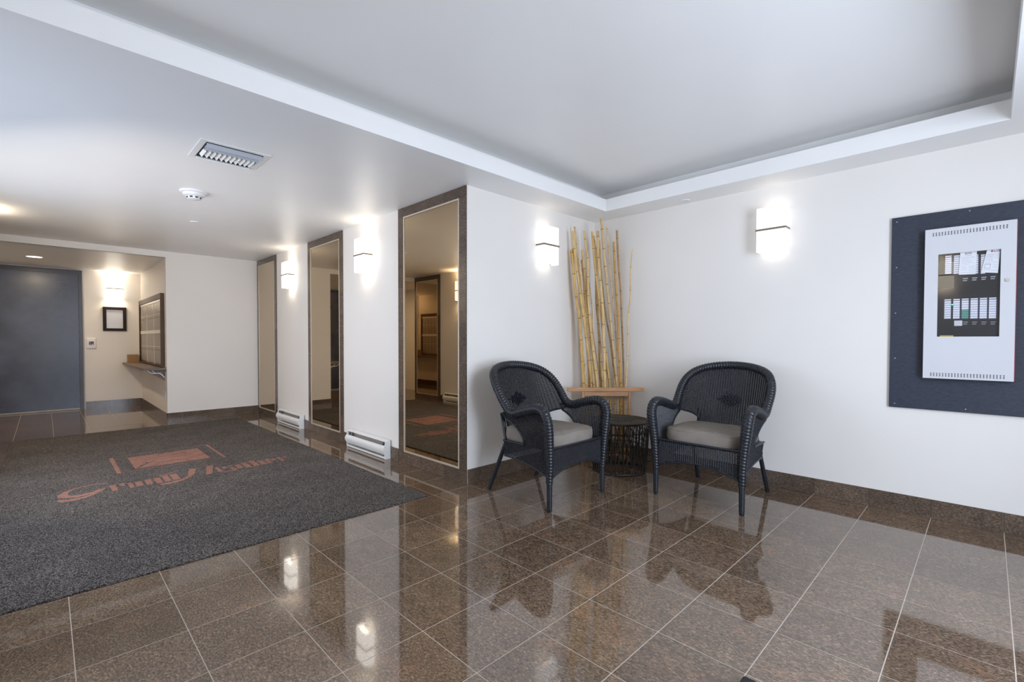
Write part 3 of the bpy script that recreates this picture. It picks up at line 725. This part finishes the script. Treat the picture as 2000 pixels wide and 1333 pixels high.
def frange(a, b, st): n = int(round((b-a)/st)); return [a+(b-a)*i/n for i in range(n+1)]
def yback(x, z):
    yc = .222 + .26*(z-.43); k = max(.05, .2 - .4*(z-.63)) if z > .5 else .2+.4*.13*(z-.3)/.2*0+.05
    k = max(.05, min(.24, .2-.4*(z-.63)))
    return yc - k*(abs(x)/.31)**3.2
def make_chair():
    r = thing('wicker_armchair', '', 'chair')
    half = [(.300,-.312,.185),(.303,-.318,.30),(.312,-.322,.42),(.326,-.326,.53),(.334,-.322,.60),(.336,-.296,.652),(.334,-.245,.672),(.331,-.17,.661),(.328,-.09,.638),(.324,-.01,.617),
            (.323,.045,.634),(.325,.085,.678),(.328,.120,.724),(.325,.160,.776),(.308,.208,.830),(.272,.258,.874),(.212,.300,.904),(.132,.331,.922),(.05,.347,.930)]
    full_ = half + [(0,.349,.931)] + [(-x,y,z) for x,y,z in reversed(half)]
    path_ = catmull(full_, 6); NP = len(resample(path_, .0026))
    def rimr(i):
        s = min(i, NP-1-i)*.0026
        k = min(1, s/.35); b_ = max(0, min(1, (s-.72)/.25))
        return .024+.0125*k - .0045*b_
    braid(path_, rimr, r, 'braided_rim', per=.021, dep=.24)
    # outline half width of the back at height z
    prof_z = [(.40,.185),(.45,.185),(.48,.188),(.515,.200),(.540,.222),(.562,.252),(.583,.295),(.60,.316),(.634,.321),(.678,.323),(.724,.326),(.776,.322),(.830,.304),(.874,.268),(.904,.209),(.922,.130),(.931,.03)]
    def wz(z):
        for (a, wa), (b, wb) in zip(prof_z, prof_z[1:]):
            if a <= z <= b: return wa+(wb-wa)*(z-a)/(b-a)
        return 0
    P = lambda x, z: Vector((x, yback(x,z), z))
    def N(x, z):
        e = .002; a = P(x+e,z)-P(x-e,z); b = P(x,z+e)-P(x,z-e); return a.cross(b).normalized()
    us = frange(-.330,.330,.0178); vs = frange(.405,.925,.0056)
    weave(P, N, us, vs, lambda x, z: abs(x) <= wz(z)+.004, amp=.0038, hh=.0026, sr=.0042).build('woven_back', 'wicker', r, normals=False)
    # lower border of the back round the two side openings
    for s in (1,-1):
        pts = [P(s*w_, z)+Vector((0,-.002,0)) for z, w_ in prof_z[:8]]
        braid(catmull(pts, 5), .0085, r, 'opening_border', step=.004, n=8)
    # raised diamond
    dm_ = MB(); cz = .668
    for row in range(-4,5):
        hw_ = .105*(1-abs(row)/4.8); z = cz+row*.0112; n_ = max(1, int(hw_*2/.024)); off = .0
        for k in range(n_):
            x = (k-(n_-1)/2)*.024; c_ = P(x,z); nn = N(x,z)
            if nn.y > 0: nn = -nn
            ox_ = .012 if row % 2 else 0
            dm_.box(x+ox_-.0102, c_.y-.0165, z-.0042, x+ox_+.0072, c_.y-.002, z+.0046)
    dm_.build('diamond_motif', 'wicker', r)
    # side panels under the arms, lower rear cut away in a curve
    for s in (1,-1):
        def xs_(y, z): 
            t = min(1,max(0,(z-.25)/.38)); f = min(1,max(0,(y+.32)/.45)); return s*((.296+.030*t*t)*(1-f) + (.268+.052*t)*f)
        Ps = lambda y, z: Vector((xs_(y,z), y, z)); Ns = lambda y, z: Vector((1,0,0))
        topz = lambda y: .655 if y < -.2 else .655-.038*(y+.2)/.2 if y < 0 else .617
        rear = [(.285,.145),(.405,.132),(.408,-.075),(.44,-.078),(.48,-.055),(.52,-.015),(.55,.035),(.575,.085),(.62,.10)]
        def ry(z):
            for (a, ya), (b, yb) in zip(rear, rear[1:]):
                if a <= z <= b: return ya+(yb-ya)*(z-a)/(b-a)
            return .145 if z < .3 else .05
        botz = lambda y: .222+.068*min(1,max(0,(y+.30)/.42)) + .018*math.sin(PI*min(1,max(0,(y+.30)/.42)))
        weave(Ps, Ns, frange(-.305,.140,.0155), frange(.215,.655,.0056), lambda y, z: z <= topz(y) and z >= botz(y) and y <= ry(z)).build('woven_side', 'wicker', r, normals=False)
        pts = [Ps(y, z) for z, y in rear[2:]]
        braid(catmull(pts, 5), .0085, r, 'opening_border', step=.004, n=8)
        pts = [Ps(y, .404) for y in frange(-.08,.135,.05)]
        braid(pts, .008, r, 'opening_border', step=.004, n=8)
        pts = [Ps(y, botz(y)) for y in frange(-.30,.14,.04)]
        braid(pts, .007, r, 'skirt_border', step=.004, n=8)
        # legs
        MB().tube([(s*.300,-.314,0),(s*.300,-.314,.010),(s*.300,-.314,.03),(s*.300,-.313,.23)], lambda i: (.0135,.0165,.0175,.0195)[i], 14).build('leg', 'wicker', r, smooth=True)
        path = [(s*.262,.318,0),(s*.262,.312,.012),(s*.246,.172,.335),(s*.236,.160,.385),(s*.216,.196,.46),(s*.212,.215,.53),(s*.225,.215,.585)]
        braid(catmull(path, 8), .0165, r, 'leg', step=.0035, n=10)
    # skirts
    ft = .408
    zb = lambda x: .212 + .062*(1-(x/.29)**2)
    Pf = lambda x, z: Vector((x, -.314, z)); Nf = lambda x, z: Vector((0,1,0))
    weave(Pf, Nf, frange(-.285,.285,.0155), frange(.212,ft,.0056), lambda x, z: z >= zb(x)).build('front_skirt', 'wicker', r, normals=False)
    braid([Pf(x, zb(x)) for x in frange(-.285,.285,.03)], .0075, r, 'skirt_border', step=.004, n=8)
    braid([Pf(x, ft) for x in (-.29,0,.29)], .008, r, 'skirt_border', step=.004, n=8)
    Pr = lambda x, z: Vector((x, .148, z))
    weave(Pr, Nf, frange(-.262,.262,.0155), frange(.292,.404,.0056), lambda x, z: True).build('rear_skirt', 'wicker', r, normals=False)
    seat = MB().box(-.275,-.305,.392,.275,.150,.404)
    seat.build('seat_deck', 'wicker', r)
    # cushion: softened slab, crowned, with a piped seam
    bm = bmesh.new(); bmesh.ops.create_cube(bm, size=1)
    bmesh.ops.subdivide_edges(bm, edges=bm.edges[:], cuts=15, use_grid_fill=True)
    for v_ in bm.verts:
        x, y, z = v_.co*2
        e = 5.0; k = (abs(x)**e+abs(y)**e)**(1/e); m_ = max(abs(x),abs(y))
        f = m_/k if k > 1e-6 else 1
        X_, Y_ = x*f, y*f
        edge = min(1, max(0, (1-m_)/.22)); sidef = math.cos(z*PI/2*.8)*.02 + 1
        hgt = .040 + .013*math.sin(edge*PI/2) + .004*math.sin(X_*5+1)*math.sin(Y_*4) 
        wr = .0035*math.sin(9*X_+3*Y_)*math.sin(7*Y_-2*X_)*edge
        rnd = .0 if abs(z) < .99 else 0
        v_.co = (X_*.262*(sidef if abs(z) < .99 else .985), -.055+Y_*.245*(sidef if abs(z) < .99 else .985), .445 + (z*hgt if z > 0 else z*.040) + (wr if z > .5 else 0))
    me = bpy.data.meshes.new('cushion'); bm.to_mesh(me); bm.free()
    for p in me.polygons: p.use_smooth = True
    me.materials.append(M['cushion']); cu = bpy.data.objects.new('cushion', me); COL.objects.link(cu); cu.parent = r
    def loop(z, g=1.0):
        out = []
        for k in range(64):
            a = 2*PI*k/64; x, y = math.cos(a), math.sin(a); e = 5.0; q = (abs(x)**e+abs(y)**e)**(1/e); out.append((x/q*.262*g, -.055+y/q*.245*g, z))
        return out
    for z in (.4845,.4065): MB().tube(loop(z,.99), .0035, 6, closed=True).build('piping', 'cushion', cu, smooth=True)
    return r
ch = make_chair()
ch.location = (2.630,2.316,0); ch.rotation_euler = (0,0,0)
tag(ch, 'black wicker armchair with grey cushion on the left, backed against the short wall', 'chair', 'black wicker armchairs')
c2 = copy_tree(ch); c2.location = (3.482,1.397,0); c2.rotation_euler = (0,0,-PI/2)
tag(c2, 'black wicker armchair with grey cushion on the right, backed against the long wall', 'chair', 'black wicker armchairs')

# ------------------------------------------------------------------ round basket side table
tc = (3.545,2.247)
st = thing('side_table', 'round dark woven basket side table between the two armchairs', 'table', (*tc,0))
RT, RB, TH = .252, .222, .437
top = MB()
for k in range(26):
    rr = .012+k*(RT-.016)/25
    top.tube([(rr*math.cos(a), rr*math.sin(a), TH-.006+.0015*math.sin(a*12+k*PI)) for a in [2*PI*i/48 for i in range(48)]], .0050, 4, closed=True)
top.build('woven_top', 'baskettop', st, normals=False)
MB().lathe([(RT-.01,TH-.016),(RT-.01,TH-.011)], n=40).build('top_board', 'basket', st)
sp = MB()
for k in range(16):
    a = 2*PI*k/16
    for d_ in (-.35,.35): sp.tube([(.01*math.cos(a),.01*math.sin(a),TH),( .07*math.cos(a+d_*.6),.07*math.sin(a+d_*.6),TH+.0005),(.115*math.cos(a+d_*.1),.115*math.sin(a+d_*.1),TH)], .0028, 4)
sp.build('star_lacing', 'baskettop', st)
ring = lambda R_, z, n=64: [Vector((R_*math.cos(2*PI*i/n), R_*math.sin(2*PI*i/n), z)) for i in range(n)]
MB().tube(ring(RT,TH-.008), .010, 8, closed=True).build('rim_hoop', 'basket', st, smooth=True)
MB().tube(ring(RB,.009), .009, 8, closed=True).build('rim_hoop', 'basket', st, smooth=True)
RZ = lambda z: RB+(RT-.006-RB)*z/TH
for z in (.085,.205,.245,.345): MB().tube(ring(RZ(z)-.004,z), .0035, 5, closed=True).build('side_hoop', 'basket', st, smooth=True)
NR = 44
for k in range(NR):
    a = 2*PI*k/NR
    MB().tube([(RZ(z)*math.cos(a),RZ(z)*math.sin(a),z) for z in (.006,.11,.22,.33,TH-.008)], .0042, 6).build('rod', 'basket', st, smooth=True)
for k in range(22):
    a = 2*PI*k/22+.07; d_ = 2*PI/22
    for s in (1,-1):
        MB().tube([((RZ(z)+.006)*math.cos(a+s*t*d_),(RZ(z)+.006)*math.sin(a+s*t*d_),z) for z, t in ((.07,-.55),(.15,-.1),(.225,0),(.30,.1),(.37,.55))], .0034, 5).build('crossed_rod', 'basket', st, smooth=True)

# ------------------------------------------------------------------ corner rack holding bamboo
RGT = Vector((_R.x,_R.y,0)).normalized(); FWD = Vector((-RGT.y,RGT.x,0))
DR = 4.36
A0 = atd(1182.5, 762, DR); cen = Vector((A0.x, A0.y, 0))
rk = thing('wire_screen_rack', 'low wooden rack with wire rungs and plank top holding bamboo in the corner', 'rack', cen, math.atan2(RGT.y,RGT.x))
pxm = DR/FPX
zt = atd(1182,757.5,DR).z
MB().box(-.353,-.026,zt-.034,.350,.020,zt).build('plank_top', 'pine', rk, bevel=.004)
LXa, LXb = -46.5*pxm+.002, 49*pxm
MB().box(LXa,-.012,.002,LXa+.022,.012,zt-.0345).build('stile', 'pine', rk, bevel=.002)
MB().box(LXb-.022,-.012,.002,LXb,.012,zt-.0345).build('stile', 'pine', rk, bevel=.002)
MB().box(LXa+.0225,-.010,zt-.078,LXb-.0225,.010,zt-.0345).build('top_rail', 'pine', rk, bevel=.002)
MB().box(LXa+.0225,-.010,.055,LXb-.0225,.010,.095).build('bottom_rail', 'pine', rk, bevel=.002)
MB().box(LXa+.002,.012,.002,LXa+.020,.150,.030).box(LXb-.020,.012,.002,LXb-.002,.150,.030).build('foot', 'pine', rk)
for z in (zt-.088,zt-.100,zt-.20,.36,.25,.14):
    MB().tube([(LXa+.018,-.002,z),(LXb-.018,-.002,z)], .0022, 5).build('wire_rung', 'steel', rk, smooth=True)
for k in range(18):
    x = LXa+.03+k*(LXb-LXa-.06)/17
    MB().tube([(x,-.002,zt-.080),(x,-.002,zt-.101)], .0015, 4).build('wire_hook', 'steel', rk)

canes = [ # px path (top to plank), radius bottom, radius top, depth top, depth bottom, label
 ([(1117.4,487),(1121,543.5),(1128,600),(1131,613),(1135,670),(1139.7,757)], .0175, .0150, 4.435,4.448,'leftmost pale thick bamboo cane with an angled cut tip'),
 ([(1113,489.5),(1118,520),(1121.5,545),(1129,600),(1138,680),(1145.5,757)], .0100, .0100, 4.458,4.494,'thin golden bamboo cane crossing behind the leftmost pale cane'),
 ([(1119,452),(1123,500),(1128,537),(1137,600),(1145,660),(1155.7,757)], .0160, .0130, 4.401,4.486,'golden bamboo cane with blunt top just above the leftmost pair'),
 ([(1122,443),(1126,480),(1132,525),(1136,568),(1141,600),(1149,700),(1151,757)], .0100, .0085, 4.460,4.520,'slim bright bamboo cane with the tallest tip of the left cluster'),
 ([(1137,489),(1141,525),(1147,585),(1150.6,625),(1156,690),(1161,757)], .0160, .0150, 4.510,4.461,'orange gold bamboo cane with blunt top short of its right neighbour'),
 ([(1141,452),(1144,480),(1148,508),(1148.5,560),(1150,600),(1158,680),(1167,757)], .0150, .0120, 4.471,4.436,'bamboo cane bending at a joint left of the empty gap'),
 ([(1151,552),(1156,600),(1157.6,645),(1164,690),(1173,757)], .0070, .0050, 4.550,4.546,'very thin grey bamboo twig crossing the open gap'),
 ([(1137,508),(1140,540),(1144,600),(1148,680),(1151.5,757)], .0190, .0180, 4.560,4.580,'thick brown bamboo cane half hidden behind the left cluster'),
 ([(1156.4,452),(1160,500),(1165.6,549.6),(1172,600),(1178,650),(1185,705),(1191,757)], .0140, .0115, 4.482,4.489,'tan bamboo cane left of the thick pale middle cane, slanting right as it descends'),
 ([(1159.5,460.5),(1164,500),(1164,560),(1165,600),(1169.7,648),(1171.6,724),(1173.5,757)], .0180, .0085, 4.604,4.600,'dark brown bamboo cane behind the middle cluster'),
 ([(1164,483),(1165,540),(1167,600),(1173.5,703),(1178,757)], .0150, .0150, 4.576,4.563,'short reddish brown bamboo cane with flat top in the middle cluster'),
 ([(1167.4,452),(1168.5,501),(1173.7,559),(1177,600),(1179,656),(1181.5,757)], .0175, .0150, 4.486,4.435,'thick pale bamboo cane with a wide cut top in the middle'),
 ([(1171,470),(1173,520),(1177,565),(1181,600),(1185,627),(1192,666),(1197,710),(1200.5,757)], .0105, .0090, 4.558,4.490,'slim pale bamboo cane behind the thick middle cane, reaching the plank farther right'),
 ([(1174,427),(1180,494),(1186,564.5),(1190,600),(1192.7,629),(1198.4,688),(1204,741.6),(1206,757)], .0140, .0155, 4.420,4.477,'tallest bamboo cane, its tip reaching above all others'),
 ([(1185,441.6),(1190,509),(1194.6,561),(1198.7,600),(1203.5,665.7),(1206.7,712),(1209,757)], .0075, .0075, 4.520,4.540,'slim dark brown bamboo cane right of the tallest one'),
 ([(1198.7,472.7),(1202,540),(1206,600),(1207,611),(1209,684),(1213,757)], .0160, .0125, 4.500,4.460,'greyish bamboo cane with knotted joints and blunt dark top'),
 ([(1204.8,450.4),(1207.7,510.5),(1212.6,574),(1213.5,600),(1215,644),(1217.6,711.6),(1218,757)], .0095, .0120, 4.520,4.500,'pinkish tan bamboo cane between the knotted cane and the rightmost one'),
 ([(1235.6,486.8),(1231.8,520.6),(1231,579),(1229,600),(1226,634),(1226,692),(1222.7,746.7),(1222,757)], .0125, .0060, 4.400,4.420,'rightmost pale bamboo cane, alone and leaning right to a thin tip'),
 ([(1179,640),(1182,690),(1186,757)], .0100, .0080, 4.559,4.502,'short slim bamboo cane low in the middle of the rack'),
]
random.seed(11)
for ci, (path, rb, rt, dt, db, lab) in enumerate(canes):
    W = []
    y0_, y1_ = path[0][1], path[-1][1]
    for px, py in path:
        t = (py-y0_)/(y1_-y0_); W.append(atd(px, py, dt+(db-dt)*t))
    low = W[-1]; prev = W[-2]; dirn = (low-prev).normalized()
    foot = low + Vector((dirn.x/(-dirn.z)*low.z*.25, dirn.y/(-dirn.z)*low.z*.25, -low.z+.002))
    # keep the feet inside the rack
    W.append(low.lerp(foot,.5)); W.append(foot)
    W = W[::-1]; P = resample(catmull(W, 6), .012)
    if (P[-1]-W[-1]).length > .003: P.append(W[-1])
    N_ = len(P); nl = random.uniform(.17,.25) if rb > .01 else random.uniform(.14,.2); ph_ = random.random()*nl
    def isn(i): d = ((i*.012+ph_) % nl); return d < .012
    P2 = []; rad = []; flag = []
    for i in range(N_):
        r_ = (rb+(rt-rb)*i/(N_-1))*.84
        if isn(i) and 0 < i < N_-1:
            T_ = (P[i+1]-P[i-1]).normalized()
            for off, f, g in ((-.0045,1.02,0),(-.0018,1.20,1),(0,1.02,1),(.0018,1.15,.6),(.0045,1.0,0)): P2.append(P[i]+T_*off); rad.append(r_*f); flag.append(g)
        else: P2.append(P[i]); rad.append(r_); flag.append(0)
    o0 = P2[0].copy(); o0.z = 0
    mb = MB().tube([p-o0 for p in P2], lambda i: rad[i], 8)
    ob = mb.build('bamboo_cane', 'bamboo', None, smooth=True); ob.location = o0
    at_ = ob.data.attributes.new('node', 'FLOAT', 'POINT')
    for i in range(len(P2)):
        for k in range(8): at_.data[i*8+k].value = flag[i]*.75
    tag(ob, lab, 'bamboo', 'bamboo canes standing in the corner rack')

# ------------------------------------------------------------------ dark cased object at the lower edge of the view
w_ = at(1452,1318,'Z',0.03)
cs = thing('floor_case', 'corner of a dark grey flat case on the floor at the bottom edge', 'case', (w_.x-.17,w_.y-.12,0))
MB().box(-.17,-.12,0,.17,.12,.026).build('case_body', 'black', cs, bevel=.003)
MB().box(-.166,-.116,.0262,.166,.116,.030).build('case_lid', 'black', cs, bevel=.0015)

bpy.context.view_layer.update()
